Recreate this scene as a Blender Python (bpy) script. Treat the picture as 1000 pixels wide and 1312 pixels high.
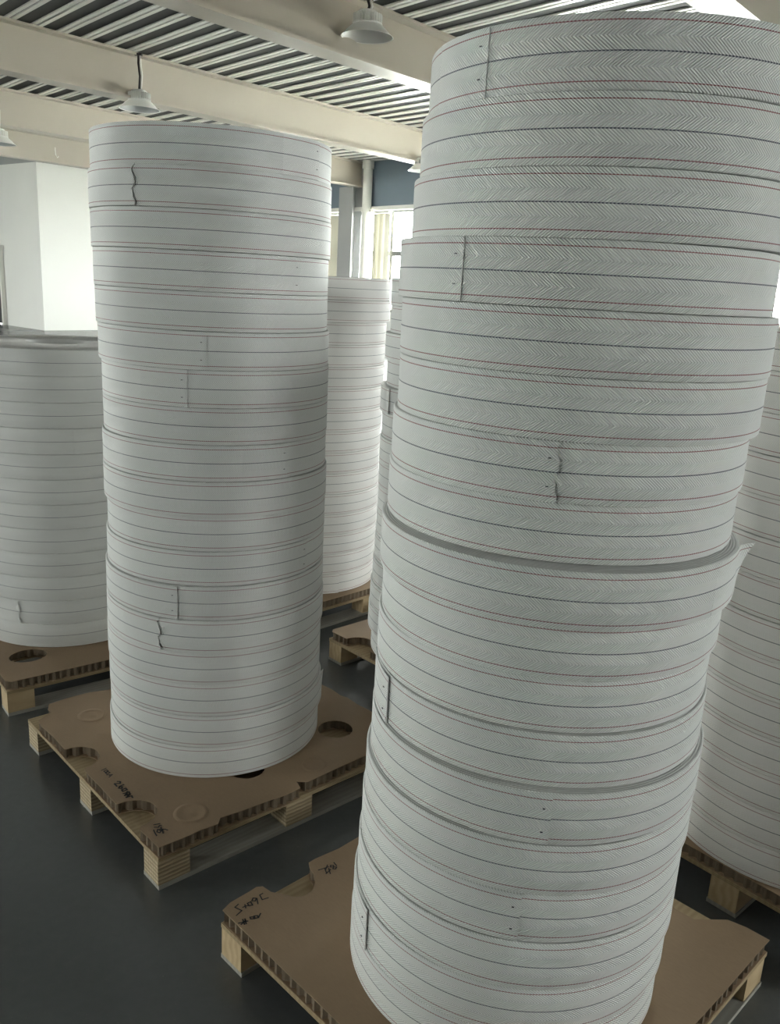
import bpy, bmesh, math, random
from mathutils import Vector, Matrix
from mathutils.geometry import tessellate_polygon

for o in list(bpy.data.objects):
    bpy.data.objects.remove(o, do_unlink=True)
S = bpy.context.scene
COL = S.collection
PI = math.pi

# ---------------------------------------------------------------- camera
EYE = 1.585                                   # height of the lens above the floor
PITCH, ROLL = 0.262984, 0.0533907             # looking down 15 degrees, phone held 3 degrees off level
fwd = Vector((0, math.cos(PITCH), -math.sin(PITCH)))
rt0 = Vector((1, 0, 0)); up0 = rt0.cross(fwd)
rt = math.cos(ROLL) * rt0 + math.sin(ROLL) * up0
up = -math.sin(ROLL) * rt0 + math.cos(ROLL) * up0
cd = bpy.data.cameras.new('camera'); cam = bpy.data.objects.new('camera', cd); COL.objects.link(cam)
cd.sensor_fit = 'VERTICAL'; cd.sensor_height = 36.0; cd.lens = 1098.62 / 1312 * 36.0
cd.clip_start = 0.05; cd.clip_end = 300
M = Matrix((rt, up, -fwd)).transposed().to_4x4(); M.translation = (0, 0, EYE)
cam.matrix_world = M
S.camera = cam

# ---------------------------------------------------------------- daylight and exposure
W = bpy.data.worlds.new('overcast_sky'); S.world = W; W.use_nodes = True
bg = W.node_tree.nodes['Background']
bg.inputs[0].default_value = (1.0, 0.985, 0.965, 1); bg.inputs[1].default_value = 9.0
S.view_settings.view_transform = 'Standard'; S.view_settings.look = 'None'
S.view_settings.exposure = 2.7; S.view_settings.gamma = 1.0; S.view_settings.use_curve_mapping = False
S.cycles.max_bounces = 10; S.cycles.diffuse_bounces = 7; S.cycles.glossy_bounces = 3
S.cycles.transparent_max_bounces = 12; S.cycles.sample_clamp_indirect = 8
S.cycles.caustics_reflective = False; S.cycles.caustics_refractive = False

# the hall's own axes: T runs along the ceiling beams, N across them
DT = Vector((0.6361, 0.7716, 0)); DN = Vector((-0.7716, 0.6361, 0))
def ts(t, s, z=0): return DT * t + DN * s + Vector((0, 0, z))
HALL_YAW = math.atan2(DT.y, DT.x)
W0 = Vector((-0.91, 20.58, 0)); DW = Vector((0.643, -0.766, 0)).normalized()   # window wall: start and direction
WN = Vector((-DW.y * -1, -DW.x, 0)); WN = Vector((DW.y, -DW.x, 0))             # pointing into the hall
if WN.dot(Vector((0, 0, 0)) - W0) < 0: WN = -WN
def ww(q, depth=0, z=0): return W0 + DW * q - WN * depth + Vector((0, 0, z))   # depth > 0 is outside

def portal(p, wdir, zc, w, h, into):
    ld = bpy.data.lights.new('window_daylight', 'AREA'); ld.shape = 'RECTANGLE'; ld.size = w; ld.size_y = h
    ld.cycles.is_portal = True
    ob = bpy.data.objects.new('window_daylight', ld); COL.objects.link(ob)
    z = -into.normalized(); x = wdir.normalized(); y = z.cross(x)
    m = Matrix((x, y, z)).transposed().to_4x4(); m.translation = (p.x, p.y, zc); ob.matrix_world = m
WIN_Z0, WIN_Z1 = 0.9, 3.10
WALL_WINS = [(-3.5, -0.64), (-0.10, 3.28), (5.2, 7.2), (7.74, 11.12)]                           # windows along it; the rest is plain wall
for a, b in WALL_WINS:
    portal(ww((a + b) / 2, 0.25), DW, (WIN_Z0 + WIN_Z1) / 2, b - a, WIN_Z1 - WIN_Z0, WN)
SIDE_S = 26.0
SIDE_WINS = [(-5.6, -2.8), (-1.4, 1.8)]
BACK_FILL_WINS = [(1.6, 2.4), (9.5, 11.3)]  # unseen windows added behind the camera as frontal fill
S0 = -8.0
NEAR_FILL_WINS = [(4.8, 7.2)]      # added fill windows, unseen, high in the wall to the photographer's right
for a, b in SIDE_WINS:
    portal(ts((a + b) / 2, SIDE_S + 0.2), DT, 1.775, b - a, 3.25, -DN)

for a, b in BACK_FILL_WINS:
    portal(ts(-8.2, (a + b) / 2), DN, 2.3, b - a, 2.2, DT)
for a, b in NEAR_FILL_WINS:
    portal(ts((a + b) / 2, S0 - .2), DT, 2.55, b - a, 2.1, DN)

# ---------------------------------------------------------------- helpers
def put(o, label=None, cat=None, group=None, kind=None):
    if label: o['label'] = label
    if cat: o['category'] = cat
    if group: o['group'] = group
    if kind: o['kind'] = kind
    return o
def empty(name, loc, yaw=0, label=None, cat=None, group=None):
    o = bpy.data.objects.new(name, None); COL.objects.link(o); o.location = loc; o.rotation_euler = (0, 0, yaw)
    o.empty_display_size = 0.05
    return put(o, label, cat, group)
class MB:
    """collects polygons, then becomes one mesh"""
    def __init__(s): s.v = []; s.f = []; s.m = []; s.uv = []
    def poly(s, pts, mi=0, uv=None):
        i = len(s.v); s.v += [tuple(p) for p in pts]; s.f.append(tuple(range(i, i + len(pts)))); s.m.append(mi)
        s.uv.append(uv or [(0, 0)] * len(pts))
    def box(s, c, d, mi=0, rot=None):
        x, y, z = d[0] / 2, d[1] / 2, d[2] / 2
        P = [Vector((a * x, b * y, e * z)) for a in (-1, 1) for b in (-1, 1) for e in (-1, 1)]
        if rot is not None: P = [rot @ p for p in P]
        i = len(s.v); s.v += [tuple(p + Vector(c)) for p in P]
        for f in ((0, 1, 3, 2), (4, 6, 7, 5), (0, 4, 5, 1), (2, 3, 7, 6), (0, 2, 6, 4), (1, 5, 7, 3)):
            s.f.append(tuple(i + k for k in f)); s.m.append(mi); s.uv.append([(0, 0)] * 4)
        return s
    def lathe(s, prof, n=32, mi=0, c=(0, 0, 0)):
        i = len(s.v)
        for r, z in prof:
            for k in range(n):
                a = 2 * PI * k / n; s.v.append((c[0] + r * math.cos(a), c[1] + r * math.sin(a), c[2] + z))
        for j in range(len(prof) - 1):
            for k in range(n):
                k2 = (k + 1) % n
                s.f.append((i + j * n + k, i + j * n + k2, i + (j + 1) * n + k2, i + (j + 1) * n + k)); s.m.append(mi)
                s.uv.append([(0, 0)] * 4)
        return s
    def tube(s, pts, r, n=8, mi=0):
        i = len(s.v); pts = [Vector(p) for p in pts]
        for j, p in enumerate(pts):
            d = (pts[min(j + 1, len(pts) - 1)] - pts[max(j - 1, 0)]).normalized()
            a = d.orthogonal().normalized() if abs(d.z) < .99 else Vector((1, 0, 0)); b = d.cross(a).normalized(); a = b.cross(d)
            for k in range(n):
                t = 2 * PI * k / n; s.v.append(tuple(p + (a * math.cos(t) + b * math.sin(t)) * r))
        for j in range(len(pts) - 1):
            for k in range(n):
                k2 = (k + 1) % n
                s.f.append((i + j * n + k, i + j * n + k2, i + (j + 1) * n + k2, i + (j + 1) * n + k)); s.m.append(mi); s.uv.append([(0, 0)] * 4)
        s.f.append(tuple(i + k for k in range(n))[::-1]); s.m.append(mi); s.uv.append([(0, 0)] * n)
        e = i + (len(pts) - 1) * n; s.f.append(tuple(e + k for k in range(n))); s.m.append(mi); s.uv.append([(0, 0)] * n)
        return s
    def mesh(s, name, mats, smooth=False):
        me = bpy.data.meshes.new(name); me.from_pydata(s.v, [], s.f)
        for m in (mats if isinstance(mats, (list, tuple)) else [mats]): me.materials.append(m)
        me.polygons.foreach_set('material_index', s.m)
        if smooth: me.polygons.foreach_set('use_smooth', [True] * len(s.f))
        ul = me.uv_layers.new(name='UVMap')
        ul.data.foreach_set('uv', [c for f in s.uv for p in f for c in p])
        me.update(); return me
    def obj(s, name, mats, parent=None, smooth=False, bevel=0):
        me = s.mesh(name, mats, smooth)
        if bevel:
            bm = bmesh.new(); bm.from_mesh(me)
            bmesh.ops.remove_doubles(bm, verts=bm.verts, dist=1e-5)
            bmesh.ops.bevel(bm, geom=bm.edges[:], offset=bevel, segments=1, affect='EDGES'); bm.to_mesh(me); bm.free()
        return link(name, me, parent)
def link(name, me, parent=None, loc=None, rz=0):
    o = bpy.data.objects.new(name, me); COL.objects.link(o)
    if parent: o.parent = parent
    if loc is not None: o.location = loc
    if rz: o.rotation_euler = (0, 0, rz)
    return o
def beam_box(mb, p, q, w, z0, z1, mi=0, off=0):
    """box along the floor line p-q, w wide"""
    d = (q - p); L = d.length; d.normalize(); n = Vector((-d.y, d.x, 0)); c = (p + q) / 2 + n * off; c.z = (z0 + z1) / 2
    mb.box(c, (L, w, z1 - z0), mi, Matrix((d, n, Vector((0, 0, 1)))).transposed()); return mb

# ---------------------------------------------------------------- materials
def new_mat(name):
    m = bpy.data.materials.new(name); m.use_nodes = True; nt = m.node_tree
    return m, nt, nt.nodes['Principled BSDF']
def N(nt, t, **kw):
    n = nt.nodes.new(t)
    for k, v in kw.items(): setattr(n, k, v)
    return n
def MA(nt, op, a, b=None, c=None, clamp=False):
    n = N(nt, 'ShaderNodeMath', operation=op); n.use_clamp = clamp
    for i, x in enumerate((a, b, c)):
        if x is None: continue
        if isinstance(x, (int, float)): n.inputs[i].default_value = x
        else: nt.links.new(x, n.inputs[i])
    return n.outputs[0]
def MIX(nt, f, a, b, blend='MIX'):
    n = N(nt, 'ShaderNodeMix', data_type='RGBA', blend_type=blend)
    for i, x in ((0, f), (6, a), (7, b)):
        if isinstance(x, (int, float)): n.inputs[i].default_value = x
        elif isinstance(x, tuple): n.inputs[i].default_value = (*x, 1) if len(x) == 3 else x
        else: nt.links.new(x, n.inputs[i])
    return n.outputs[2]
def BUMP(nt, h, strength, dist):
    b = N(nt, 'ShaderNodeBump'); b.inputs['Strength'].default_value = strength; b.inputs['Distance'].default_value = dist
    nt.links.new(h, b.inputs['Height']); return b.outputs[0]
def noise(nt, scale, detail=3, rough=.5, vec=None, out=0):
    n = N(nt, 'ShaderNodeTexNoise'); n.inputs['Scale'].default_value = scale; n.inputs['Detail'].default_value = detail
    n.inputs['Roughness'].default_value = rough
    if vec is not None: nt.links.new(vec, n.inputs['Vector'])
    return n.outputs[out]
def coord(nt, kind='Object', scale=None):
    c = N(nt, 'ShaderNodeTexCoord').outputs[kind]
    if scale is None: return c
    m = N(nt, 'ShaderNodeMapping'); m.inputs['Scale'].default_value = scale; nt.links.new(c, m.inputs[0]); return m.outputs[0]
def plain(name, col, rough=.6, var=.06, nscale=3, bump=0, metal=0, spec=.5, stretch=None):
    m, nt, p = new_mat(name)
    v = coord(nt, 'Object', stretch or (1, 1, 1)); n = noise(nt, nscale, 4, .55, v)
    f = MA(nt, 'MULTIPLY_ADD', n, 2 * var, 1 - var)
    vm = N(nt, 'ShaderNodeVectorMath', operation='SCALE'); vm.inputs[0].default_value = col
    nt.links.new(f, vm.inputs['Scale']); nt.links.new(vm.outputs[0], p.inputs['Base Color'])
    p.inputs['Roughness'].default_value = rough; p.inputs['Metallic'].default_value = metal
    p.inputs['Specular IOR Level'].default_value = spec
    if bump: nt.links.new(BUMP(nt, n, bump, .01), p.inputs['Normal'])
    return m

def webbing(name, H, base, herring=1.0, red=True):
    """white herringbone strip: UV.x = metres round the roll, UV.y = 0..1 up the strip"""
    m, nt, p = new_mat(name)
    uv = N(nt, 'ShaderNodeUVMap').outputs[0]; sp = N(nt, 'ShaderNodeSeparateXYZ'); nt.links.new(uv, sp.inputs[0])
    u, v = sp.outputs[0], sp.outputs[1]
    half = MA(nt, 'ABSOLUTE', MA(nt, 'SUBTRACT', v, .5))
    tri = MA(nt, 'ABSOLUTE', MA(nt, 'SUBTRACT', half, .20))
    ph = MA(nt, 'MULTIPLY', MA(nt, 'MULTIPLY_ADD', tri, 1.25 * H, u), 2 * PI / .0056)
    rib = MA(nt, 'MULTIPLY_ADD', MA(nt, 'SINE', ph), .5, .5)
    dash = MA(nt, 'MULTIPLY_ADD', MA(nt, 'SINE', MA(nt, 'MULTIPLY', u, 2 * PI / .0056)), .5, .5)
    info = N(nt, 'ShaderNodeObjectInfo').outputs['Random']
    n = noise(nt, 5, 4, .6, coord(nt, 'Object'))
    tone = MA(nt, 'ADD', MA(nt, 'MULTIPLY_ADD', n, .10, .95 - .04), MA(nt, 'MULTIPLY', info, .05))
    tone = MA(nt, 'MULTIPLY', tone, MA(nt, 'MULTIPLY_ADD', rib, .34 * herring, 1 - .21 * herring))
    vm = N(nt, 'ShaderNodeVectorMath', operation='SCALE'); vm.inputs[0].default_value = base; nt.links.new(tone, vm.inputs['Scale'])
    col = vm.outputs[0]
    def line(at, w): return MA(nt, 'LESS_THAN', MA(nt, 'ABSOLUTE', MA(nt, 'SUBTRACT', v, at)), w / H / 2)
    k = MA(nt, 'MULTIPLY_ADD', dash, .4, .6)
    col = MIX(nt, MA(nt, 'MULTIPLY', line(.5, .0020), k), col, (.03, .04, .07))
    if red:
        r = MA(nt, 'MAXIMUM', line(.112, .0017), line(.888, .0017))
        col = MIX(nt, MA(nt, 'MULTIPLY', r, k), col, (.23, .04, .05))
    else:
        r = MA(nt, 'MAXIMUM', line(.112, .001), line(.888, .001)); col = MIX(nt, MA(nt, 'MULTIPLY', r, .12), col, (.3, .28, .27))
    nt.links.new(col, p.inputs['Base Color'])
    p.inputs['Roughness'].default_value = .62; p.inputs['Specular IOR Level'].default_value = .35
    nt.links.new(BUMP(nt, rib, .8 * herring, .0014), p.inputs['Normal'])
    return m
def roll_edge(name, col):
    m, nt, p = new_mat(name)
    v = coord(nt, 'Object'); sp = N(nt, 'ShaderNodeSeparateXYZ'); nt.links.new(v, sp.inputs[0])
    r = MA(nt, 'SQRT', MA(nt, 'ADD', MA(nt, 'MULTIPLY', sp.outputs[0], sp.outputs[0]), MA(nt, 'MULTIPLY', sp.outputs[1], sp.outputs[1])))
    s = MA(nt, 'MULTIPLY_ADD', MA(nt, 'SINE', MA(nt, 'MULTIPLY', r, 2 * PI / .005)), .5, .5)
    nt.links.new(MIX(nt, s, tuple(c * .62 for c in col), col), p.inputs['Base Color'])
    p.inputs['Roughness'].default_value = .6
    nt.links.new(BUMP(nt, s, .6, .002), p.inputs['Normal']); return m
def grain(name, light, dark, scale=(1, 1, 1), rough=.7, layers=0):
    m, nt, p = new_mat(name)
    v = coord(nt, 'Object', scale); n = noise(nt, 6, 5, .6, v)
    w = N(nt, 'ShaderNodeTexWave', wave_type='BANDS', bands_direction='Y'); w.inputs['Scale'].default_value = 3; w.inputs['Distortion'].default_value = 6
    w.inputs['Detail'].default_value = 3; nt.links.new(v, w.inputs[0])
    f = MA(nt, 'MULTIPLY_ADD', w.outputs['Fac'], .35, MA(nt, 'MULTIPLY', n, .65))
    col = MIX(nt, f, dark, light)
    if layers:                                  # plies seen on the cut sides
        sp = N(nt, 'ShaderNodeSeparateXYZ'); nt.links.new(coord(nt, 'Object'), sp.inputs[0])
        nz = MA(nt, 'ADD', sp.outputs[2], MA(nt, 'MULTIPLY', noise(nt, 30, 2, .5, coord(nt, 'Object')), .004))
        b = MA(nt, 'SINE', MA(nt, 'MULTIPLY', nz, 2 * PI / layers))
        gn = N(nt, 'ShaderNodeNewGeometry'); s2 = N(nt, 'ShaderNodeSeparateXYZ'); nt.links.new(gn.outputs['Normal'], s2.inputs[0])
        side = MA(nt, 'LESS_THAN', MA(nt, 'ABSOLUTE', s2.outputs[2]), .5)
        k = MA(nt, 'MULTIPLY', MA(nt, 'GREATER_THAN', b, .25), MA(nt, 'MULTIPLY', side, .55))
        col = MIX(nt, k, col, tuple(c * .5 for c in dark))
        nt.links.new(BUMP(nt, b, .3, .002), p.inputs['Normal'])
    nt.links.new(col, p.inputs['Base Color']); p.inputs['Roughness'].default_value = rough
    p.inputs['Specular IOR Level'].default_value = .25
    return m
def kraft(name, col, rough=.75):
    m, nt, p = new_mat(name)
    v = coord(nt, 'Object'); a = noise(nt, 4, 5, .6, v); b = noise(nt, 220, 2, .6, coord(nt, 'Object', (1, .25, 1)))
    f = MA(nt, 'ADD', MA(nt, 'MULTIPLY', a, .7), MA(nt, 'MULTIPLY', b, .3))
    nt.links.new(MIX(nt, f, tuple(c * .72 for c in col), tuple(c * 1.22 for c in col)), p.inputs['Base Color'])
    p.inputs['Roughness'].default_value = rough; p.inputs['Specular IOR Level'].default_value = .3
    nt.links.new(BUMP(nt, noise(nt, 9, 4, .5, v), .25, .006), p.inputs['Normal']); return m
def floor_mat():
    m, nt, p = new_mat('dark_concrete')
    v = coord(nt, 'Object'); a = noise(nt, .7, 5, .6, v); b = noise(nt, 40, 4, .7, v)
    f = MA(nt, 'ADD', MA(nt, 'MULTIPLY', a, .65), MA(nt, 'MULTIPLY', b, .35))
    col = MIX(nt, f, (.068, .073, .074), (.145, .152, .152))
    speck = MA(nt, 'GREATER_THAN', noise(nt, 120, 1, .5, v), .76); col = MIX(nt, MA(nt, 'MULTIPLY', speck, .35), col, (.2, .2, .19))
    nt.links.new(col, p.inputs['Base Color'])
    nt.links.new(MA(nt, 'MULTIPLY_ADD', a, .22, .14), p.inputs['Roughness'])
    nt.links.new(BUMP(nt, b, .08, .004), p.inputs['Normal']); return m
def thin_glass():
    m, nt, p = new_mat('window_glass'); nt.nodes.remove(p)
    tr = N(nt, 'ShaderNodeBsdfTransparent'); tr.inputs[0].default_value = (.93, .96, .95, 1)
    gl = N(nt, 'ShaderNodeBsdfGlossy'); gl.inputs['Roughness'].default_value = .02
    mx = N(nt, 'ShaderNodeMixShader'); mx.inputs[0].default_value = .05; nt.links.new(tr.outputs[0], mx.inputs[1]); nt.links.new(gl.outputs[0], mx.inputs[2])
    nt.links.new(mx.outputs[0], nt.nodes['Material Output'].inputs[0]); return m
def film_mat():
    m, nt, p = new_mat('stretch_film'); p.inputs['Base Color'].default_value = (.80, .80, .79, 1); p.inputs['Roughness'].default_value = .28
    v = coord(nt, 'Object', (1, 1, 7)); n = noise(nt, 3, 3, .5, v)
    nt.links.new(BUMP(nt, n, .25, .004), p.inputs['Normal'])
    tr = N(nt, 'ShaderNodeBsdfTransparent'); mx = N(nt, 'ShaderNodeMixShader')
    nt.links.new(MA(nt, 'MULTIPLY_ADD', n, .22, .05), mx.inputs[0])
    nt.links.new(tr.outputs[0], mx.inputs[1]); nt.links.new(p.outputs[0], mx.inputs[2])
    nt.links.new(mx.outputs[0], nt.nodes['Material Output'].inputs[0]); return m
def blind_mat():
    m, nt, p = new_mat('cream_blind'); nt.nodes.remove(p)
    d = N(nt, 'ShaderNodeBsdfDiffuse'); d.inputs[0].default_value = (.40, .385, .32, 1)
    t = N(nt, 'ShaderNodeBsdfTranslucent'); t.inputs[0].default_value = (.80, .77, .64, 1)
    mx = N(nt, 'ShaderNodeMixShader'); mx.inputs[0].default_value = .014
    nt.links.new(d.outputs[0], mx.inputs[1]); nt.links.new(t.outputs[0], mx.inputs[2])
    nt.links.new(mx.outputs[0], nt.nodes['Material Output'].inputs[0]); return m

M_WEB = webbing('white_webbing', .1, (.76, .77, .75))
M_WEBD = webbing('white_webbing_warm', .1, (.78, .765, .745), .7)
M_WEBC = webbing('white_webbing_wrapped', .1, (.72, .73, .71), .3, red=False)
M_EDGE = roll_edge('wound_webbing_edge', (.72, .72, .70))
M_HEM = plain('white_cut_edge', (.86, .86, .84), .6, 0)
M_STAPLE = plain('staple_steel', (.06, .06, .07), .4, metal=.6)
M_CARD = kraft('kraft_paper', (.315, .222, .14))
M_CORE = kraft('honeycomb_paper', (.19, .145, .10), .85)
M_INK = plain('marker_ink', (.012, .012, .014), .6)
M_PLY = grain('plywood', (.50, .39, .24), (.30, .22, .12), (1, 6, 6), layers=.0045)
M_BLOCK = grain('laminated_block', (.62, .52, .36), (.36, .27, .16), (1, 8, 8), layers=.012)
M_SOLID = grain('pine_block', (.60, .47, .29), (.38, .27, .15), (1, 5, 5))
M_BOARD = grain('grey_board', (.40, .385, .34), (.26, .245, .21), (1, 6, 6))
M_FLOOR = floor_mat()
M_BEAM = plain('cream_steel_paint', (.50, .455, .385), .4, .06, 1.5)
M_STRIP = plain('white_deck_strip', (.90, .88, .83), .25, 0)
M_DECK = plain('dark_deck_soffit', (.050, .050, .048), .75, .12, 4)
M_WALL = plain('white_wall_paint', (.82, .82, .79), .7, .03, 1.2)
M_BLUE = plain('blue_grey_wall_paint', (.185, .235, .285), .7, .05, 1.5)
M_GREY = plain('grey_paint', (.37, .375, .375), .6, .05, 2)
M_TRIM = plain('white_gloss_paint', (.84, .83, .78), .35, .02)
M_FRAME = plain('grey_window_frame', (.30, .30, .285), .5, .02)
M_DOOR = plain('dark_door', (.045, .045, .05), .5, .05)
M_LAMP = plain('white_lamp_enamel', (.84, .84, .81), .4, .03)
M_REFL = plain('lamp_reflector', (.86, .87, .88), .25, .02, metal=.35)
M_CABLE = plain('dark_cable', (.035, .028, .03), .5, .05)
M_PIPE = plain('white_pipe', (.84, .83, .77), .35, .02)
M_GLASS = thin_glass()
M_FILM = film_mat()
M_BLIND = blind_mat()
M_GROUND = plain('pale_concrete_yard', (.62, .62, .59), .8, .06, .4)

# ================================================================ the hall
DECK = 4.129
SOFFIT = 3.585
def wall_t(s): # T of the window wall at a given N
    q = (13.79 - s) / 0.983
    return (W0 + DW * q).dot(DT)
T0, S0 = -8.0, -8.0
corner_right = ww((13.79 - S0) / 0.983); corner_back = ww((13.79 - SIDE_S) / 0.983)
fl = MB(); fl.poly([ts(T0 - .3, S0 - .3), corner_right + DT * .5 - DN * .4, corner_back + DT * .6 + DN * .5, ts(T0 - .3, SIDE_S + .5)])
fl.poly([p + Vector((0, 0, -.12)) for p in (ts(T0 - .3, S0 - .3), ts(T0 - .3, SIDE_S + .5), corner_back + DT * .6 + DN * .5, corner_right + DT * .5 - DN * .4)])
put(fl.obj('floor', M_FLOOR), kind='structure')
yard = MB(); yard.box((0, 0, -.35), (160, 160, .3)); put(yard.obj('yard_ground', M_GROUND), kind='structure')

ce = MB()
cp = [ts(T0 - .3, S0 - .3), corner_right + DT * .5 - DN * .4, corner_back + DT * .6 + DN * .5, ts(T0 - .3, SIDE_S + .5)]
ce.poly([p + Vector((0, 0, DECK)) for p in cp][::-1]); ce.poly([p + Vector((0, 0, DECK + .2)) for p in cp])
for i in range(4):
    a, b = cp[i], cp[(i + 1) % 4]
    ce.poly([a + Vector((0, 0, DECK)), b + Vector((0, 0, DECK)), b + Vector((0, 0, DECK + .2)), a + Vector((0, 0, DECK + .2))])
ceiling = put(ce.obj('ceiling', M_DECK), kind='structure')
sm = MB(); sm.box((.022, .5, -.008), (.044, 1, .016)); sm.box((.096, .5, -.008), (.048, 1, .016))
strip_me = sm.mesh('deck_strip', M_STRIP)
SK = 0.16
sdir = (DT * SK + DN); slen = sdir.length
for k in range(-16, 50):
    t0 = 3.50 + .303 * k
    sA, sB = 0.6, 19.9
    # stay inside the window wall and the left side
    while sA < sB and t0 + SK * sA > wall_t(sA) - .12: sA += .05
    if sB - sA < .5: continue
    while sB > sA and t0 + SK * sB > wall_t(sB) - .12: sB -= .05
    if sB - sA < .5: continue
    o = link('deck_strip', strip_me, ceiling)
    d = sdir.normalized(); p = ts(t0 + SK * sA, sA, DECK)
    o.location = p; o.rotation_euler = (0, 0, math.atan2(d.y, d.x) - PI / 2); o.scale = (1, (sB - sA) * slen, 1)

def wall_piece(mb, p, q, z0, z1, th, off): beam_box(mb, p, q, th, z0, z1, 0, off)
# walls behind and beside the photographer
def holed_wall(name, at, axis, along, lo, hi, wins, z0, z1, off, out, n0):
    """plain wall with unseen framed windows added for fill light; at(x) gives a floor point along it"""
    w = MB(); beam_box(w, at(lo), at(hi), .24, 0, z0, off=off); root = put(w.obj(name, M_WALL), kind='structure')
    w = MB(); beam_box(w, at(lo), at(hi), .24, z1, DECK, off=off); w.obj('upper_wall', M_WALL, root)
    e = [lo] + [x for p in wins for x in p] + [hi]
    for i in range(0, len(e), 2):
        w = MB(); beam_box(w, at(e[i]), at(e[i + 1]), .24, z0, z1, off=off); w.obj('pier', M_WALL, root)
    for i, (a, b) in enumerate(wins):
        wn = empty(f'window_{n0 + i}', at((a + b) / 2) + out * .12, along); wn['kind'] = 'structure'; L = b - a; zc = (z0 + z1) / 2; h = z1 - z0
        fr = MB(); fr.box((0, 0, z0 + .03), (L, .09, .06)); fr.box((0, 0, z1 - .03), (L, .09, .06))
        for s in (-1, 0, 1): fr.box((s * (L / 2 - .03), 0, zc), (.06, .09, h - .12))
        fr.obj('window_frame', M_TRIM, wn)
        for s in (-1, 1): MB().box((s * (L / 4 - .015), 0, zc), (L / 2 - .09, .006, h - .12)).obj('pane', M_GLASS, wn)
holed_wall('wall_back', lambda x: ts(T0, x), DN, HALL_YAW + PI / 2, S0, SIDE_S, BACK_FILL_WINS, 1.2, 3.4, .12, -DT, 40)
holed_wall('wall_near', lambda x: ts(x, S0), DT, HALL_YAW, T0, corner_right.dot(DT), NEAR_FILL_WINS, 1.5, 3.6, -.12, -DN, 30)
# window wall
wr = MB(); beam_box(wr, ww(-8.2), ww(22.1), .24, 0, WIN_Z0, off=.12 if True else 0)
wall_right = put(wr.obj('wall_right', M_WALL), kind='structure')
sp = MB(); beam_box(sp, ww(-8.2), ww(22.1), .24, WIN_Z1, DECK, off=.12)
put(sp.obj('spandrel', M_BLUE, wall_right))
tr = MB(); beam_box(tr, ww(-8.0), ww(22.0), .07, WIN_Z1 - .02, WIN_Z1 + .07, off=-.036)
put(tr.obj('trim_1', M_TRIM), kind='structure')
wyaw = math.atan2(DW.y, DW.x)
pe = [-8.2] + [q for w in WALL_WINS for q in w] + [22.1]
for i in range(0, len(pe), 2):
    pr = MB(); beam_box(pr, ww(pe[i]), ww(pe[i + 1]), .24, WIN_Z0, WIN_Z1, off=.12); pr.obj('pier', M_WALL, wall_right)
for i, (a, b) in enumerate(WALL_WINS):
    wn = empty(f'window_{i + 1}', ww((a + b) / 2, .1), wyaw); wn['kind'] = 'structure'
    L = b - a; zc = (WIN_Z0 + WIN_Z1) / 2; hh = WIN_Z1 - WIN_Z0
    fr = MB()
    fr.box((0, 0, WIN_Z0 + .03), (L, .09, .06)); fr.box((0, 0, WIN_Z1 - .03), (L, .09, .06))
    for e in (-1, 1): fr.box((e * (L / 2 - .03), 0, zc), (.06, .09, hh - .12))
    fr.obj('window_frame', M_FRAME, wn)
    xs = [-L / 2 + .06, -L / 2 + .53, -L / 2 + 1.00, -L / 2 + 2.1, L / 2 - .06] if L > 2 else [-L / 2 + .06, 0, L / 2 - .06]
    for k, x in enumerate(xs[1:-1]):
        MB().box((x, 0, zc), ((.13, .10, .08)[k], .085, hh - .12)).obj('mullion', M_FRAME, wn)
    for j in range(len(xs) - 1):
        x0, x1 = xs[j] + .035, xs[j + 1] - .035
        MB().box(((x0 + x1) / 2, 0, 2.17), (x1 - x0, .08, .10)).obj('transom', M_FRAME, wn)
        for z0, z1 in ((WIN_Z0 + .06, 2.135), (2.205, WIN_Z1 - .06)):
            MB().box(((x0 + x1) / 2, .01, (z0 + z1) / 2), (x1 - x0, .006, z1 - z0)).obj('pane', M_GLASS, wn)
# left end wall with its windows (outside the picture, where the light from the left comes in)
wl = MB(); beam_box(wl, ts(T0, SIDE_S), ts(wall_t(SIDE_S) + .2, SIDE_S), .24, 0, .15, off=.12)
wall_left = put(wl.obj('wall_left', M_WALL), kind='structure')
m2 = MB(); beam_box(m2, ts(T0, SIDE_S), ts(wall_t(SIDE_S) + .2, SIDE_S), .24, 3.4, DECK, off=.12); m2.obj('upper_wall', M_WALL, wall_left)
edges = [T0] + [x for w in SIDE_WINS for x in w] + [wall_t(SIDE_S) + .2]
for i in range(0, len(edges), 2):
    m2 = MB(); beam_box(m2, ts(edges[i], SIDE_S), ts(edges[i + 1], SIDE_S), .24, .15, 3.4, off=.12); m2.obj('pier', M_WALL, wall_left)
for i, (a, b) in enumerate(SIDE_WINS):
    wn = empty(f'window_{20 + i}', ts((a + b) / 2, SIDE_S + .12), HALL_YAW); wn['kind'] = 'structure'; L = b - a
    fr = MB(); fr.box((0, 0, .18), (L, .09, .06)); fr.box((0, 0, 3.37), (L, .09, .06))
    for e in (-1, 0, 1): fr.box((e * (L / 2 - .03), 0, 1.775), (.06, .09, 3.13))
    fr.obj('window_frame', M_TRIM, wn)
    for e in (-1, 1): MB().box((e * (L / 4 - .015), 0, 1.775), (L / 2 - .09, .006, 3.13)).obj('pane', M_GLASS, wn)

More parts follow.
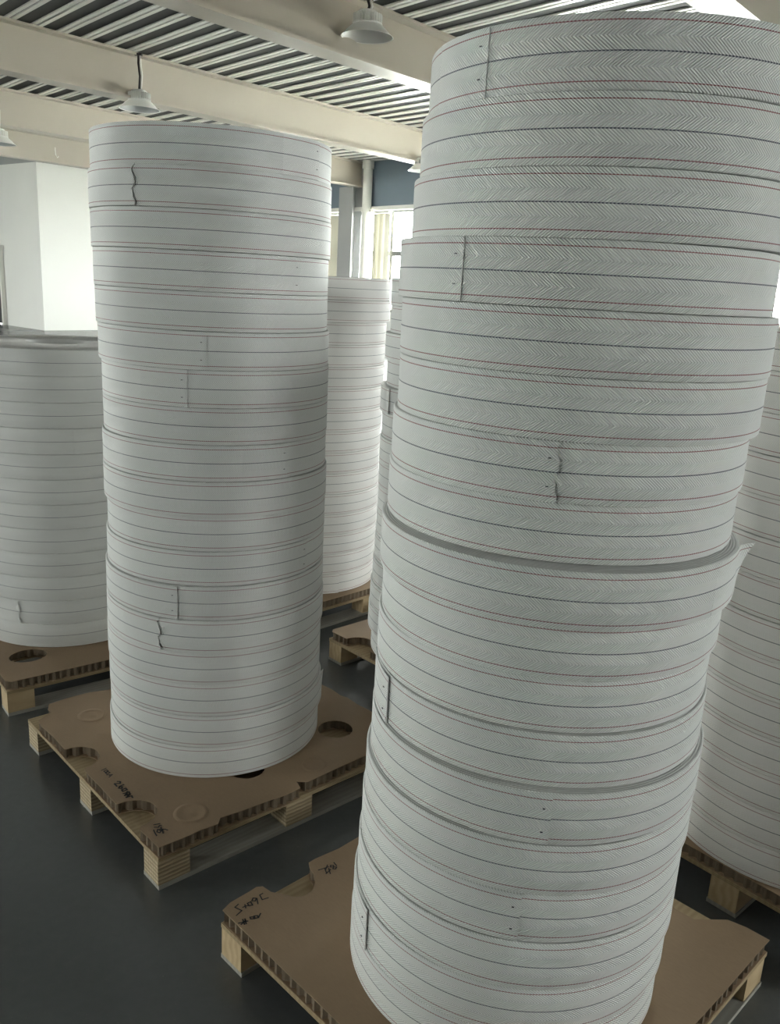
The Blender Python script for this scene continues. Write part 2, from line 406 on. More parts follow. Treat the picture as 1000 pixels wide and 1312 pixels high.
# white office block in the far corner
CT, CS = 10.74, 19.93
EDGE = 3.80
ob = MB(); beam_box(ob, ts(CT, CS), ts(wall_t(CS) - .02, CS), .16, 0, EDGE, off=.08); put(ob.obj('wall_office_side', M_WALL), kind='structure')
DZ, DA, DB = 1.92, 1.83, 2.78
of = MB(); beam_box(of, ts(CT, CS + .16), ts(CT, CS + DA), .16, 0, EDGE, off=-.08)
beam_box(of, ts(CT, CS + DB), ts(CT, SIDE_S - .01), .16, 0, EDGE, off=-.08); beam_box(of, ts(CT, CS + DA), ts(CT, CS + DB), .16, DZ, EDGE, off=-.08)
put(of.obj('wall_office_front', M_WALL), kind='structure')
hd = MB(); beam_box(hd, ts(CT + .02, CS), ts(CT + .02, SIDE_S - .01), .12, EDGE, DECK - .001, off=-.06); beam_box(hd, ts(CT + .2, CS + .02), ts(wall_t(CS) - .1, CS + .02), .12, EDGE, DECK - .001, off=.06)
put(hd.obj('trim_2', M_GREY), kind='structure')
dr = empty('door_1', ts(CT, CS + (DA + DB) / 2), HALL_YAW + PI / 2); dr['kind'] = 'structure'
MB().box((0, -.06, DZ / 2), (DB - DA - .12, .05, DZ - .06)).obj('door_leaf', M_DOOR, dr)
df = MB(); w2 = (DB - DA) / 2
for e in (-1, 1): df.box((e * (w2 - .03), 0, DZ / 2), (.07, .2, DZ))
df.box((0, 0, DZ - .02), (DB - DA + .08, .2, .08)); df.obj('door_frame', M_TRIM, dr)
MB().lathe([(0, 0), (.022, 0), (.022, .05), (0, .05)], 12).obj('door_handle', M_GREY, dr).location = (w2 - .15, .0, 1.0)

# ---------------------------------------------------------------- ceiling beams (I sections)
BW = .284
BEAMS = [(2.56, 'cream steel ceiling beam at the top right corner, above the right stack', BW + .02),
         (6.086, 'cream steel ceiling beam behind the nearest hanging lamp', BW),
         (9.926, 'cream steel ceiling beam just above the left front stack, second lamp hanging before it', BW),
         (13.79, 'cream steel ceiling beam ending at the grey column by the window', BW),
         (17.65, 'farthest cream steel ceiling beam, along the top of the white office wall', BW)]
for s0, lab, bw in BEAMS:
    ta, tb = -7.8, wall_t(s0) - .05
    e = empty('steel_beam', ts(0, s0 + bw / 2, SOFFIT), HALL_YAW, lab, 'beam', 'ceiling beams')
    L = tb - ta; xc = (ta + tb) / 2; H = DECK - SOFFIT - .017
    MB().box((xc, 0, .014), (L, bw, .028)).obj('bottom_flange', M_BEAM, e)
    MB().box((xc, 0, H / 2), (L, .016, H - .056)).obj('web', M_BEAM, e)
    MB().box((xc, 0, H - .014), (L, bw, .028)).obj('top_flange', M_BEAM, e)
    for x in (4.2, 8.6):
        if x > tb: continue
    if s0 > 17: 
        hk = MB(); hk.tube([(9.98, -bw / 2 + .06, .30), (9.98, -bw / 2 + .05, .16), (10.0, -bw / 2 + .02, .10), (10.03, -bw / 2 + .03, .13)], .012, 6); hk.obj('hook', M_TRIM, e)
# steel column under the beam end, with the white pipe beside it
cl = empty('steel_column', ww(-.36, -.17), wyaw, 'grey steel column against the window wall, left of the white pipe', 'column')
MB().box((0, -.13, (SOFFIT) / 2), (.52, .03, SOFFIT)).obj('flange', M_GREY, cl)
MB().box((0, .13, DECK / 2), (.52, .03, DECK - .01)).obj('flange', M_GREY, cl)
MB().box((0, 0, SOFFIT / 2), (.03, .23, SOFFIT)).obj('web', M_GREY, cl)
MB().box((.31, .13, (DECK + SOFFIT - .6) / 2), (.10, .06, DECK - SOFFIT + .6 - .01)).obj('gusset', M_GREY, cl)
PX = ww(.19, -.13)
pp = empty('downpipe', PX, wyaw, 'white vertical drain pipe beside the grey column and bright window', 'pipe')
MB().lathe([(.105, 0), (.105, DECK - .16)], 20).obj('pipe', M_PIPE, pp, smooth=True)
MB().lathe([(.112, DECK - .17), (.130, DECK - .17), (.130, DECK - .002), (.112, DECK - .002)], 20).obj('collar', M_PIPE, pp, smooth=False)
br = MB(); br.box((.03, .0, 3.07), (.34, .05, .05)); br.box((-.125, .03, 3.10), (.05, .10, .12)); br.lathe([(.108, 3.04), (.122, 3.04), (.122, 3.10), (.108, 3.10)], 20)
br.obj('bracket', M_PIPE, pp)
# blinds drawn to the sides of the windows
def blind(q0, q1, label, n, folded):
    b = empty('vertical_blind', ww((q0 + q1) / 2, -.06), wyaw, label, 'blind')
    L = q1 - q0
    MB().box((0, 0, WIN_Z1 - .06), (L, .05, .05)).obj('head_rail', M_TRIM, b)
    w = L / n * 1.15
    for i in range(n):
        x = -L / 2 + L * (i + .5) / n; a = (.9 if folded else .22) * (1 if i % 2 else (.7 if folded else 1))
        c, s = math.cos(a) * w / 2, math.sin(a) * w / 2
        sl = MB(); z0, z1 = 1.0, WIN_Z1 - .09
        sl.poly([(x - c, -s, z0), (x + c, s, z0), (x + c, s, z1), (x - c, -s, z1)]); sl.obj('slat', M_BLIND, b)
blind(.42, .93, 'narrow cream blind gathered between the white pipe and bright window', 5, True)
blind(-2.7, -.68, 'flat cream vertical blind on the window left of the grey column', 17, False)

# ---------------------------------------------------------------- high bay lamps
def lamp_meshes():
    d = {}
    R = .245
    b = MB(); b.lathe([(.125, .125), (.150, .105), (.180, .075), (.215, .03), (R, 0), (R + .004, -.004), (R, -.006), (R - .004, -.003), (.212, .026), (.176, .07), (.146, .100), (.122, .119)], 40); d['shade'] = b.mesh('lamp_shade', M_LAMP, True)
    b = MB(); b.lathe([(R - .008, .001), (.208, .028), (.172, .07), (.142, .100), (.10, .118), (0, .118)], 40); d['reflector'] = b.mesh('reflector', M_REFL, True)
    b = MB(); b.lathe([(.02, .27), (.075, .265), (.095, .25), (.10, .13), (.095, .122), (0, .122)], 24)
    d['housing'] = b.mesh('housing', M_LAMP, True)
    b = MB()
    for k in range(30):
        a = 2 * PI * k / 30; b.box((math.cos(a) * .112, math.sin(a) * .112, .175), (.05, .006, .10), 0, Matrix.Rotation(a, 3, 'Z'))
    d['fins'] = b.mesh('cooling_fins', M_LAMP)
    b = MB(); b.lathe([(.128, .120), (.140, .120), (.140, .132), (.128, .132)], 30); d['ring'] = b.mesh('fin_ring', M_LAMP)
    return d
LM = lamp_meshes()
LAMPS = [((-.452, 8.885, 3.773), 'nearest white high bay lamp, hanging at the top centre', 6.086),
         ((-3.37, 11.524, 3.477), 'white high bay lamp on a dark cord above the left front stack', 9.926),
         ((-6.283, 14.057, 3.30), 'white high bay lamp cut off by the left picture edge', 13.79),
         ((.238, 15.901, 3.451), 'white high bay lamp half hidden behind the top of the right stack', 9.926)]
for p, lab, s0 in LAMPS:
    e = empty('hanging_lamp', p, 0, lab, 'lamp', 'high bay lamps')
    for nm, key in (('lamp_shade', 'shade'), ('reflector', 'reflector'), ('housing', 'housing'), ('cooling_fin_ring', 'fins'), ('fin_ring', 'ring')):
        q = link(nm, LM[key], e); q.scale = (1, 1, .82)
        if key == 'fins': q['kind'] = 'stuff'
    top = DECK - .03 - p[2] + .006
    wob = .012
    MB().tube([(0, 0, .21), (wob, 0, .21 + (top - .21) * .4), (-wob * .3, 0, .21 + (top - .21) * .75), (0, 0, top)], .013, 8).obj('cord', M_CABLE, e, True)
    MB().tube([(.022, .004, .205), (.028 + wob, .004, .21 + (top - .21) * .4), (.026, .004, .21 + (top - .21) * .75), (.022, 0, top)], .009, 8).obj('conduit', M_LAMP, e, True)
    MB().box((0, 0, top - .012), (.09, .05, .022)).obj('ceiling_clip', M_CABLE, e)

# ================================================================ pallets and pads
PZ = .098            # top of the pallet; pad on top to .1335
PADZ = .1335
def rounded(pts, step=.0065):
    """resample a closed outline"""
    out = []
    n = len(pts)
    for i in range(n):
        a, b = Vector(pts[i]), Vector(pts[(i + 1) % n]); L = (b - a).length; k = max(1, int(L / step))
        for j in range(k): out.append(a + (b - a) * j / k)
    return out
def sheet(loops, z0, z1, name, mat, parent):
    L3 = [[Vector((p[0], p[1], 0)) for p in l] for l in loops]
    tri = tessellate_polygon(L3); flat = [p for l in L3 for p in l]
    mb = MB()
    for t in tri:
        a, b, c = (flat[i] for i in t)
        if (b - a).cross(c - a).z < 0: b, c = c, b
        mb.poly([(q.x, q.y, z1) for q in (a, b, c)]); mb.poly([(q.x, q.y, z0) for q in (c, b, a)])
    for l in L3:
        for i in range(len(l)):
            a, b = l[i], l[(i + 1) % len(l)]; mb.poly([(a.x, a.y, z0), (b.x, b.y, z0), (b.x, b.y, z1), (a.x, a.y, z1)])
    return mb.obj(name, mat, parent)
def core(loops, z0, z1, parent, seed):
    rnd = random.Random(seed)
    for li, l in enumerate(loops):
        mb = MB()
        pts = rounded(l); n = len(pts); off = []
        area = sum(pts[i][0] * pts[(i + 1) % n][1] - pts[(i + 1) % n][0] * pts[i][1] for i in range(n))
        sgn = 1 if (area > 0) == (li == 0) else -1
        for i in range(n):
            t = (pts[(i + 1) % n] - pts[i - 1]).normalized(); nrm = Vector((t.y, -t.x)) * sgn
            d = (.0015 if (i // 2) % 2 else .010) + rnd.random() * .004
            off.append(pts[i] - nrm * d)
        for i in range(n):
            a, b = off[i], off[(i + 1) % n]
            mb.poly([(a.x, a.y, z0), (b.x, b.y, z0), (b.x, b.y, z1), (a.x, a.y, z1)])
        mb.obj('honeycomb_core' if li == 0 else 'cutout_rim', M_CORE, parent)
def arc(cx, cy, r, a0, a1, n=10, ry=None):
    ry = ry or r
    return [(cx + r * math.cos(math.radians(a0 + (a1 - a0) * i / n)), cy + ry * math.sin(math.radians(a0 + (a1 - a0) * i / n))) for i in range(n + 1)]
def strokes(name, lines, parent, z, w=.0042):
    mb = MB()
    for ln in lines:
        P = [Vector((p[0], p[1], 0)) for p in ln]
        for i in range(len(P) - 1):
            d = P[i + 1] - P[i]
            if d.length < 1e-6: continue
            d.normalize(); n = Vector((-d.y, d.x, 0)) * w / 2; e = d * w * .35
            a, b = P[i] - e, P[i + 1] + e
            mb.poly([a + n * -1 + Vector((0, 0, z)), b - n + Vector((0, 0, z)), b + n + Vector((0, 0, z)), a + n + Vector((0, 0, z))])
    return mb.obj(name, M_INK, parent)
def dome(x, y, r, parent, z, h=.0018, up=True):
    mb = MB(); prof = [(r * 1.18, 0), (r * 1.02, h), (r * .9, h * 1.1), (r * .78, h * .55), (r * .4, h * .8), (0.0001, h)]
    mb.lathe(prof, 26, c=(x, y, z - .0003)); return mb.obj('dented_ring', M_CARD, parent, True)
def pallet(c, yaw, label, block_mat, slats=None):
    e = empty('pallet', (c[0], c[1], 0), yaw, label, 'pallet', 'wooden pallets')
    hs = .4585
    if slats:
        for y0, y1 in slats: MB().box((0, (y0 + y1) / 2, PZ - .006), (.917, y1 - y0, .012)).obj('deck_board', M_PLY, e)
    else: MB().box((0, 0, PZ - .006), (.917, .917, .012)).obj('deck_board', M_PLY, e)
    bm_ = MB().box((0, 0, 0), (.094, .079, PZ - .024)); me = bm_.mesh('block', block_mat)
    rm = MB().box((0, 0, 0), (.917, .085, .012)); rme = rm.mesh('runner', M_BOARD)
    for y in (-hs + .0425, 0, hs - .0425):
        link('runner', rme, e, (0, y, .0061))
        for x in (-hs + .047, 0, hs - .047): link('block', me, e, (x, y, .012 + (PZ - .024) / 2))
    return e
def pad(c, yaw, label, outer, holes, dents=(), seed=1):
    e = empty('cardboard_pad', (c[0], c[1], PZ), yaw, label, 'cardboard', 'honeycomb cardboard pads')
    t = PADZ - PZ; loops = [outer] + list(holes)
    sheet(loops, t - .0018, t, 'top_liner', M_CARD, e); core(loops, .0018, t - .0018, e, seed); sheet(loops, .0002, .0018, 'bottom_liner', M_CARD, e)
    for x, y, r in dents: dome(x, y, r, e, t)
    return e, t
def jag(pts, seed, amp=.004):
    r = random.Random(seed); return [(x + r.uniform(-amp, amp), y + r.uniform(-amp, amp)) for x, y in pts]

# left front pallet (A)
YA = math.radians(42.94); CA = (-.5332, 2.567)
pallet(CA, YA, 'plywood pallet with laminated blocks under the left front stack', M_BLOCK)
outA = ([(-.458, -.461), (-.389, -.464), (-.333, -.463), (-.285, -.468), (-.266, -.448), (-.197, -.457), (-.112, -.463), (-.08, -.468), (-.057, -.470), (-.006, -.466), (.004, -.432), (.028, -.454), (.14, -.450), (.256, -.447), (.40, -.446), (.44, -.44)]
        + [(.455, -.39), (.465, -.225), (.459, -.177), (.463, -.115), (.454, -.086), (.457, -.028), (.451, .027), (.453, .2), (.450, .40), (.42, .45), (.2, .456), (.0, .45), (-.10, .44), (-.182, .437), (-.242, .456), (-.308, .461), (-.387, .456)]
        + [(-.405, .419), (-.401, .398), (-.434, .379), (-.457, .366), (-.462, .323), (-.457, .242), (-.459, .147)]
        + arc(-.452, .075, .068, 92, -92, 12) + [(-.460, -.009), (-.459, -.10), (-.460, -.217)] + arc(-.452, -.285, .074, 92, -92, 12, .066) + [(-.462, -.363), (-.459, -.41)])
padA, tA = pad(CA, YA, 'brown honeycomb cardboard pad with round cutouts under left front stack', outA, [arc(.288, -.262, .058, 0, 345, 22)[::-1], arc(-.075, -.285, .055, 0, 345, 22)[::-1]],
               [(-.305, .297, .040), (-.318, -.380, .042), (.10, -.392, .034)], 3)
def lift(lines, sx=1): return lines
strokes('marker_writing', [
    [(-.421, -.034), (-.405, -.031)], [(-.417, -.042), (-.408, -.040), (-.406, -.048), (-.416, -.051), (-.417, -.042)],
    [(-.417, -.054), (-.408, -.052), (-.406, -.060), (-.416, -.063), (-.417, -.054)],
    [(-.419, -.066), (-.405, -.074), (-.419, -.081)], [(-.413, -.069), (-.413, -.078)]], padA, tA + .0004, .0032)
strokes('marker_writing', [
    [(-.409, -.116), (-.403, -.122), (-.407, -.130), (-.421, -.122), (-.421, -.138)],
    [(-.402, -.142), (-.414, -.143), (-.421, -.150), (-.415, -.157), (-.410, -.150), (-.416, -.143)],
    [(-.406, -.162), (-.418, -.163), (-.419, -.172), (-.406, -.172), (-.406, -.162)],
    [(-.423, -.183), (-.406, -.185), (-.410, -.197), (-.424, -.194), (-.414, -.187), (-.418, -.202), (-.407, -.196), (-.425, -.206), (-.409, -.207), (-.411, -.217)],
    [(-.409, -.180), (-.418, -.190)]], padA, tA + .0004, .0048)
strokes('marker_writing', [
    [(-.423, -.367), (-.408, -.372)], [(-.427, -.377), (-.419, -.384), (-.412, -.379), (-.409, -.383)],
    [(-.434, -.387), (-.437, -.400), (-.439, -.414)], [(-.424, -.391), (-.431, -.400), (-.427, -.408), (-.420, -.402), (-.424, -.391)],
    [(-.413, -.388), (-.420, -.405)], [(-.420, -.394), (-.409, -.402), (-.405, -.410)], [(-.414, -.398), (-.421, -.415)]], padA, tA + .0004, .0036)

# right front pallet (B)
YB = math.radians(45); CB = (.3005, 1.7035)
pallet(CB, YB, 'pale wooden pallet under the leaning right foreground stack', M_SOLID)
outB = ([(-.458, -.456), (-.2, -.458), (.0, -.452), (.2, -.457), (.40, -.458), (.456, -.459), (.455, -.404), (.445, -.362), (.414, -.334), (.383, -.306), (.381, -.258), (.402, -.223), (.44, -.19), (.456, -.15), (.455, .1), (.456, .40), (.43, .452), (.2, .455), (-.017, .454), (-.099, .451), (-.171, .459), (-.194, .458), (-.206, .439), (-.211, .418), (-.230, .388), (-.255, .370), (-.284, .371), (-.301, .383), (-.311, .402), (-.332, .432), (-.336, .462), (-.349, .470), (-.369, .468), (-.428, .466), (-.456, .456), (-.458, .2), (-.459, -.2)])
padB, tB = pad(CB, YB, 'brown honeycomb cardboard pad with torn notch under right foreground stack', outB, [arc(-.30, .03, .055, 0, 345, 22)[::-1]], [], 5)
strokes('marker_writing', [
    [(-.351, .441), (-.360, .441), (-.365, .424), (-.350, .420)],
    [(-.381, .419), (-.372, .436), (-.378, .443), (-.386, .437), (-.380, .431), (-.373, .437)],
    [(-.390, .436), (-.399, .437), (-.401, .427), (-.393, .424), (-.390, .436)],
    [(-.415, .433), (-.402, .430)], [(-.406, .437), (-.411, .426)],
    [(-.417, .448), (-.429, .445), (-.423, .425), (-.442, .420)]], padB, tB + .0004, .0030)
strokes('marker_writing', [
    [(-.395, .389), (-.407, .381)], [(-.407, .381), (-.414, .384), (-.412, .392), (-.405, .388), (-.407, .381)], [(-.416, .384), (-.423, .389), (-.421, .395), (-.415, .391), (-.416, .384)],
    [(-.452, .396), (-.432, .388)], [(-.450, .389), (-.434, .393)], [(-.438, .400), (-.444, .384)], [(-.433, .398), (-.440, .383)]], padB, tB + .0004, .0034)
strokes('marker_writing', [
    [(-.145, .416), (-.148, .402)], [(-.153, .408), (-.159, .413), (-.163, .408), (-.157, .403), (-.153, .408)], [(-.157, .403), (-.151, .398), (-.158, .394), (-.163, .399), (-.157, .403)],
    [(-.194, .419), (-.166, .412)], [(-.164, .419), (-.180, .408)], [(-.178, .413), (-.186, .396)], [(-.169, .401), (-.188, .396)], [(-.170, .407), (-.180, .389)]], padB, tB + .0004, .0030)

# left rear pallet (C)
YC = math.radians(38.78); CC = (-1.2627, 3.4166)
pallet(CC, YC, 'wooden pallet under the film-wrapped stack at the left edge', M_SOLID, [(-.4585, -.345), (-.195, -.06), (-.02, .10), (.16, .30), (.345, .4585)])
def simple_out(seed, cut=None):
    o = [(-.44, -.458), (-.2, -.459), (.1, -.457), (.44, -.458), (.458, -.44), (.458, 0), (.457, .44), (.44, .457), (.1, .458), (-.44, .457), (-.458, .44)]
    return o + (cut or [(-.458, 0)]) + [(-.458, -.44)]
padC, tC = pad(CC, YC, 'brown cardboard pad with oval hole under the film-wrapped stack', simple_out(1), [arc(-.330, -.268, .068, 0, 345, 22, .058)[::-1]], [], 7)
# rear pallet (D)
YD = math.radians(45.57); CD = (-.40, 4.27)
pallet(CD, YD, 'dark wooden pallet under the rear stack, seen between two tall stacks', M_SOLID)
padD, _ = pad(CD, YD, 'cardboard pad edge under the rear stack between two tall stacks', simple_out(2), [], [], 9)
# middle pallet (E)
YE = math.radians(43.09); CE = (.4171, 3.3784)
pallet(CE, YE, 'weathered pallet corner showing left of the right foreground stack', M_SOLID)
padE, _ = pad(CE, YE, 'brown cardboard pad corner with notch, left of right foreground stack', simple_out(3, [(-.456, .347)] + arc(-.452, .275, .072, 92, -92, 12) + [(-.458, .2)]), [], [], 11)
# right edge pallet (F)
YF = math.radians(42.16); CF = (1.285, 2.27)
pallet(CF, YF, 'wooden pallet under the stack at the right picture edge', M_SOLID)
padF, _ = pad(CF, YF, 'cardboard pad under the stack at the right picture edge', simple_out(4), [], [], 13)

# ================================================================ rolls of webbing
SEG = 128
def roll_meshes(tag, R, H, mat, edge, seed, flip=False):
    rnd = random.Random(seed); a, b = rnd.random() * 6, rnd.random() * 6
    h = H - .0004; b0 = .0022; ri = .10
    prof = [(ri, 0.0, 1), (ri, h, 1), (R - .03, h, 1), (R - b0 * 1.2, h - .0004, 1), (R - b0 * .35, h - b0 * .35, 0), (R, h - b0 * 1.2, 0), (R, h * .5, 0), (R, b0 * 1.2, 0), (R - b0 * .35, b0 * .35, 0), (R - b0 * 1.2, .0004, 1), (R - .03, 0, 1), (ri, 0.0, 1)]
    mb = MB()
    def rad(r, th): 
        if r < R * .6: return r
        return r * (1 + .0011 * math.sin(2 * th + a) + .0006 * math.sin(5 * th + b))
    for j in range(len(prof) - 1):
        (r0, z0, m0), (r1, z1, m1) = prof[j], prof[j + 1]
        mi = 1 if (m0 and m1) else 0
        for k in range(SEG):
            t0, t1 = 2 * PI * k / SEG, 2 * PI * (k + 1) / SEG
            P = [(rad(r0, t0) * math.cos(t0), rad(r0, t0) * math.sin(t0), z0), (rad(r0, t1) * math.cos(t1), rad(r0, t1) * math.sin(t1), z0),
                 (rad(r1, t1) * math.cos(t1), rad(r1, t1) * math.sin(t1), z1), (rad(r1, t0) * math.cos(t0), rad(r1, t0) * math.sin(t0), z1)]
            s = -1 if flip else 1
            uv = [(s * t0 * R, z0 / H), (s * t1 * R, z0 / H), (s * t1 * R, z1 / H), (s * t0 * R, z1 / H)]
            mb.poly(P[::-1], mi, uv[::-1])
    me = mb.mesh(tag, [mat, edge], True)
    bm = bmesh.new(); bm.from_mesh(me); bmesh.ops.remove_doubles(bm, verts=bm.verts, dist=1e-6); bm.to_mesh(me); bm.free()
    return me
def loose_end(R, H, th, mat, parent, side=-1, span=.42, lift=.0035, wavy=0, flip=False, flare=0, drop=0, staples=True):
    """tail of the strip lapping over the roll; its free edge is at angle th, the tail runs off to `side`"""
    NA, NZ = 18, 10; h = H - .0006; z0 = .0012; mb = MB(); s = -1 if flip else 1
    def P(i, j, inner):
        f = i / NA; zz = j / NZ
        w = wavy * (.0055 * math.sin(zz * 2 * PI * 1.9 + .6) + .0025 * math.sin(zz * 2 * PI * 4.3))
        a = th + side * span * (1 - f) + (w * (f ** 6)) / R
        l = .0004 + lift * f ** 2.2 + flare * max(0, f - .75) ** 2 * 16 * (.08 + .92 * zz ** 2.5) + wavy * .0022 * (f ** 5) * (1 + math.sin(zz * 12.0))
        r = R * 1.0013 + (l if not inner else max(l - .0022, -.002))
        z = z0 + (h - 2 * z0) * zz - drop * f
        return (r * math.cos(a), r * math.sin(a), z), (s * (a * R + .0023), z / H + drop * f / H)
    for i in range(NA):
        for j in range(NZ):
            c = [P(i, j, 0), P(i + 1, j, 0), P(i + 1, j + 1, 0), P(i, j + 1, 0)]
            if side > 0: c = c[::-1]
            mb.poly([q[0] for q in c], 0, [q[1] for q in c])
        for j in (0, NZ):
            c = [P(i, j, 0), P(i + 1, j, 0), P(i + 1, j, 1), P(i, j, 1)]; mb.poly([q[0] for q in c], 0, [q[1] for q in c])
    for j in range(NZ):
        c = [P(NA, j, 0), P(NA, j + 1, 0), P(NA, j + 1, 1), P(NA, j, 1)]; mb.poly([q[0] for q in c], 1, [(q[1][0], .3) for q in c])
    o = mb.obj('loose_end', [mat, M_HEM], parent, False)
    o.data.polygons.foreach_set('use_smooth', [i < NA * (NZ + 2) and (i % (NZ + 2)) < NZ for i in range(len(o.data.polygons))])
    if staples:
        for zz in (.27, .73):
            a = th + side * .014 / R; r = R + lift + .0032
            sb = MB(); sb.box((0, 0, 0), (.0016, .0045, .0016)); q = sb.obj('staple', M_STAPLE, o)
            q.location = (r * math.cos(a), r * math.sin(a), h * zz); q.rotation_euler = (0, 0, a)
    return o
ORD = ['top', 'second', 'third', 'fourth', 'fifth', 'sixth', 'seventh', 'eighth', 'ninth', 'tenth', 'eleventh', 'twelfth', 'thirteenth', 'fourteenth', 'fifteenth', 'sixteenth', 'seventeenth', 'eighteenth']
def stack(tag, rolls, H, mat, where, group, ends, seed, look='white webbing roll', flips=(), frombottom=False, extra=None):
    n = len(rolls); R0 = sum(r[2] for r in rolls) / n
    var = [roll_meshes('wound_strip', R0, H, mat, M_EDGE, seed + i) for i in range(3)]
    rnd = random.Random(seed)
    for k, (x, y, R) in enumerate(rolls):
        z = PADZ + H * (n - 1 - k) + .0003
        i = k + 1
        if frombottom:
            j = n - k; pos = 'bottom roll' if j == 1 else ORD[j - 1] + ' from bottom'
        else: pos = 'topmost' if i == 1 else ('bottom roll' if i == n else ORD[k] + ' from top')
        tailtxt = ''
        if k + 1 in ends: tailtxt = ends[i].get('txt', ' with loose end')
        lab = f'{look}{tailtxt}, {pos} of {where}'
        e = empty('webbing_roll', (x, y, z), 0, lab, 'roll', group)
        me = roll_meshes('wound_strip', R0, H, mat, M_EDGE, seed, True) if i in flips else var[k % 3]
        o = link('wound_strip', me, e, rz=rnd.uniform(0, 6.28)); s = R / R0; o.scale = (s, s, 1)
        if i in ends:
            kw = dict(ends[i]); kw.pop('txt', None); th = math.radians(kw.pop('th'))
            loose_end(R, H, th, mat, e, flip=i in flips, **kw)
A_ROLLS = [(-0.550, 2.586, 0.3317), (-0.550, 2.577, 0.3359), (-0.548, 2.578, 0.3356), (-0.550, 2.584, 0.3328), (-0.549, 2.586, 0.3315), (-0.543, 2.585, 0.3327), (-0.539, 2.589, 0.3311), (-0.539, 2.590, 0.3310), (-0.542, 2.587, 0.3322), (-0.539, 2.583, 0.3343), (-0.537, 2.590, 0.3310), (-0.539, 2.587, 0.3324), (-0.540, 2.581, 0.3351), (-0.538, 2.578, 0.3368), (-0.542, 2.580, 0.3355), (-0.541, 2.582, 0.3349), (-0.537, 2.580, 0.3361), (-0.542, 2.579, 0.3361)]
B_ROLLS = [(0.369, 1.667, 0.3375), (0.359, 1.667, 0.3378), (0.351, 1.667, 0.3379), (0.332, 1.666, 0.3386), (0.342, 1.659, 0.3395), (0.342, 1.663, 0.3385), (0.333, 1.671, 0.3370), (0.330, 1.676, 0.3361), (0.327, 1.645, 0.3423), (0.330, 1.666, 0.3377), (0.324, 1.672, 0.3364), (0.325, 1.665, 0.3378), (0.325, 1.650, 0.3410), (0.319, 1.645, 0.3422), (0.315, 1.647, 0.3418), (0.312, 1.643, 0.3427), (0.306, 1.645, 0.3424), (0.302, 1.647, 0.3417)]
D_ROLLS = [(-0.388, 4.145, 0.3357), (-0.386, 4.145, 0.3358), (-0.399, 4.145, 0.3350), (-0.399, 4.145, 0.3350), (-0.399, 4.145, 0.3350), (-0.399, 4.145, 0.3350), (-0.399, 4.145, 0.3350), (-0.403, 4.145, 0.3348), (-0.403, 4.145, 0.3347), (-0.403, 4.145, 0.3348), (-0.400, 4.145, 0.3349), (-0.401, 4.145, 0.3349), (-0.403, 4.145, 0.3348), (-0.404, 4.145, 0.3347), (-0.406, 4.145, 0.3346)]
E_ROLLS = [(0.296, 3.301, 0.3346), (0.299, 3.301, 0.3346), (0.283, 3.301, 0.3348), (0.295, 3.301, 0.3346), (0.275, 3.301, 0.3348), (0.284, 3.301, 0.3347), (0.281, 3.301, 0.3348), (0.281, 3.301, 0.3348), (0.283, 3.301, 0.3348), (0.282, 3.301, 0.3348), (0.279, 3.301, 0.3348), (0.275, 3.301, 0.3348), (0.270, 3.300, 0.3349), (0.267, 3.300, 0.3349), (0.283, 3.301, 0.3347)]

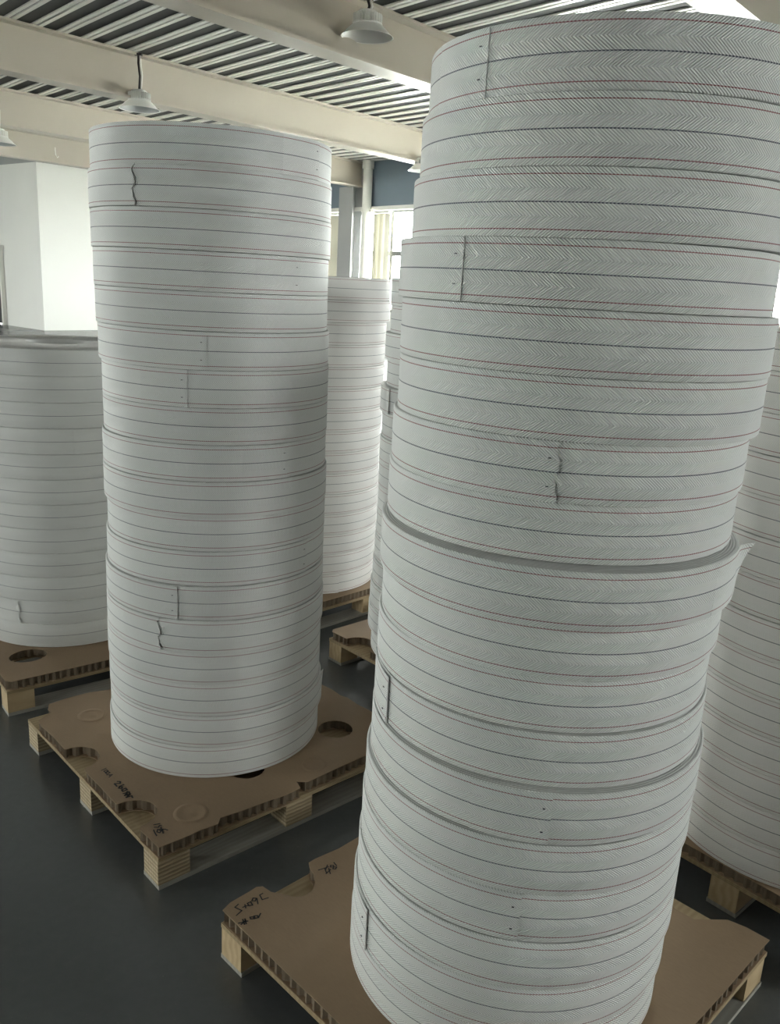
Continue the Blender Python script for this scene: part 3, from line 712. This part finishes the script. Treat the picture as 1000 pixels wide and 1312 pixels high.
stack('A', A_ROLLS, .1, M_WEB, 'left front stack', 'webbing rolls on the left front pallet', {
    1: dict(th=-22.5, txt=' with end at right'), 2: dict(th=-112.9, wavy=1, lift=.0024, staples=False, txt=' with wavy end'), 4: dict(th=-35.5, txt=' with end at right'),
    6: dict(th=-82.3, lift=.0022), 7: dict(th=-91.9, lift=.0022), 9: dict(th=-42.5, lift=.0024), 12: dict(th=-27.9, lift=.0024), 13: dict(th=-97.0, txt=' with stapled end'),
    14: dict(th=-106.8, wavy=1, lift=.0024, staples=False, txt=' with wavy end'), 17: dict(th=5, flare=.005, span=.3, staples=False, txt=' with lifted end')}, 100)
stack('B', B_ROLLS, .10178, M_WEB, 'right foreground stack', 'webbing rolls on the right front pallet', {
    1: dict(th=-139.1, drop=.0008, lift=.0022, txt=' with stapled end'), 4: dict(th=-134.1, lift=.002, txt=' with stapled seam'), 7: dict(th=-101.9, wavy=.5, lift=.003, txt=' with frayed end'),
    9: dict(th=-17, flare=.026, span=.5, staples=False, txt=' with flaring end'), 12: dict(th=-155.0, lift=.005, txt=' with gaping slit'), 13: dict(th=-92.8, lift=.003),
    15: dict(th=-97.1, lift=.0025), 17: dict(th=-153.0, lift=.005, txt=' with gaping slit')}, 200, flips=(1,))
stack('C', [(-1.3476 + random.Random(i).uniform(-.002, .002), 3.43, .351) for i in range(12)], .09593, M_WEBC, 'film-wrapped stack at left edge', 'webbing rolls in the film-wrapped stack', {
    4: dict(th=-62.2, side=1, staples=False), 7: dict(th=-81.3, side=1, staples=False, lift=.002), 11: dict(th=-100.2, wavy=.8, staples=False, txt=' with wavy end')}, 300, look='grey-white webbing roll')
stack('D', D_ROLLS, .0972, M_WEBD, 'rear stack between tall stacks', 'webbing rolls on the rear pallet', {
    3: dict(th=-43.2, staples=False), 15: dict(th=-58.2, lift=.006, staples=False, txt=' with white end')}, 400, look='bright webbing roll')
stack('E', E_ROLLS, .09752, M_WEB, 'narrow stack behind right foreground stack', 'webbing rolls on the middle pallet', {5: dict(th=-152.4, lift=.005, staples=False)}, 500, look='shaded webbing roll')
F_ROLLS = [(1.197 + random.Random(i + 50).uniform(-.003, .003), 2.185, .3365) for i in range(14)]
stack('F', F_ROLLS, .0995, M_WEBD, 'stack at right picture edge', 'webbing rolls on the right edge pallet', {}, 600, look='warm white webbing roll', frombottom=True)

# stretch film round the left edge stack
fm = MB(); R = .3565; z0, z1 = PADZ + .004, PADZ + 12 * .09593 + .0035
prof = [(R - .004, z0), (R, z0 + .02)] + [(R + .0012 * math.sin(i * 1.7), z0 + .02 + (z1 - z0 - .04) * i / 14) for i in range(15)] + [(R - .002, z1 - .006), (R - .012, z1), (R - .10, z1 + .001), (.12, z1 + .0005)]
fm.lathe(prof[::-1], 96, c=(-1.3476, 3.43, 0))
put(fm.obj('stretch_film', M_FILM, smooth=True), 'clear stretch film wrapped round the stack at the left edge', 'film')
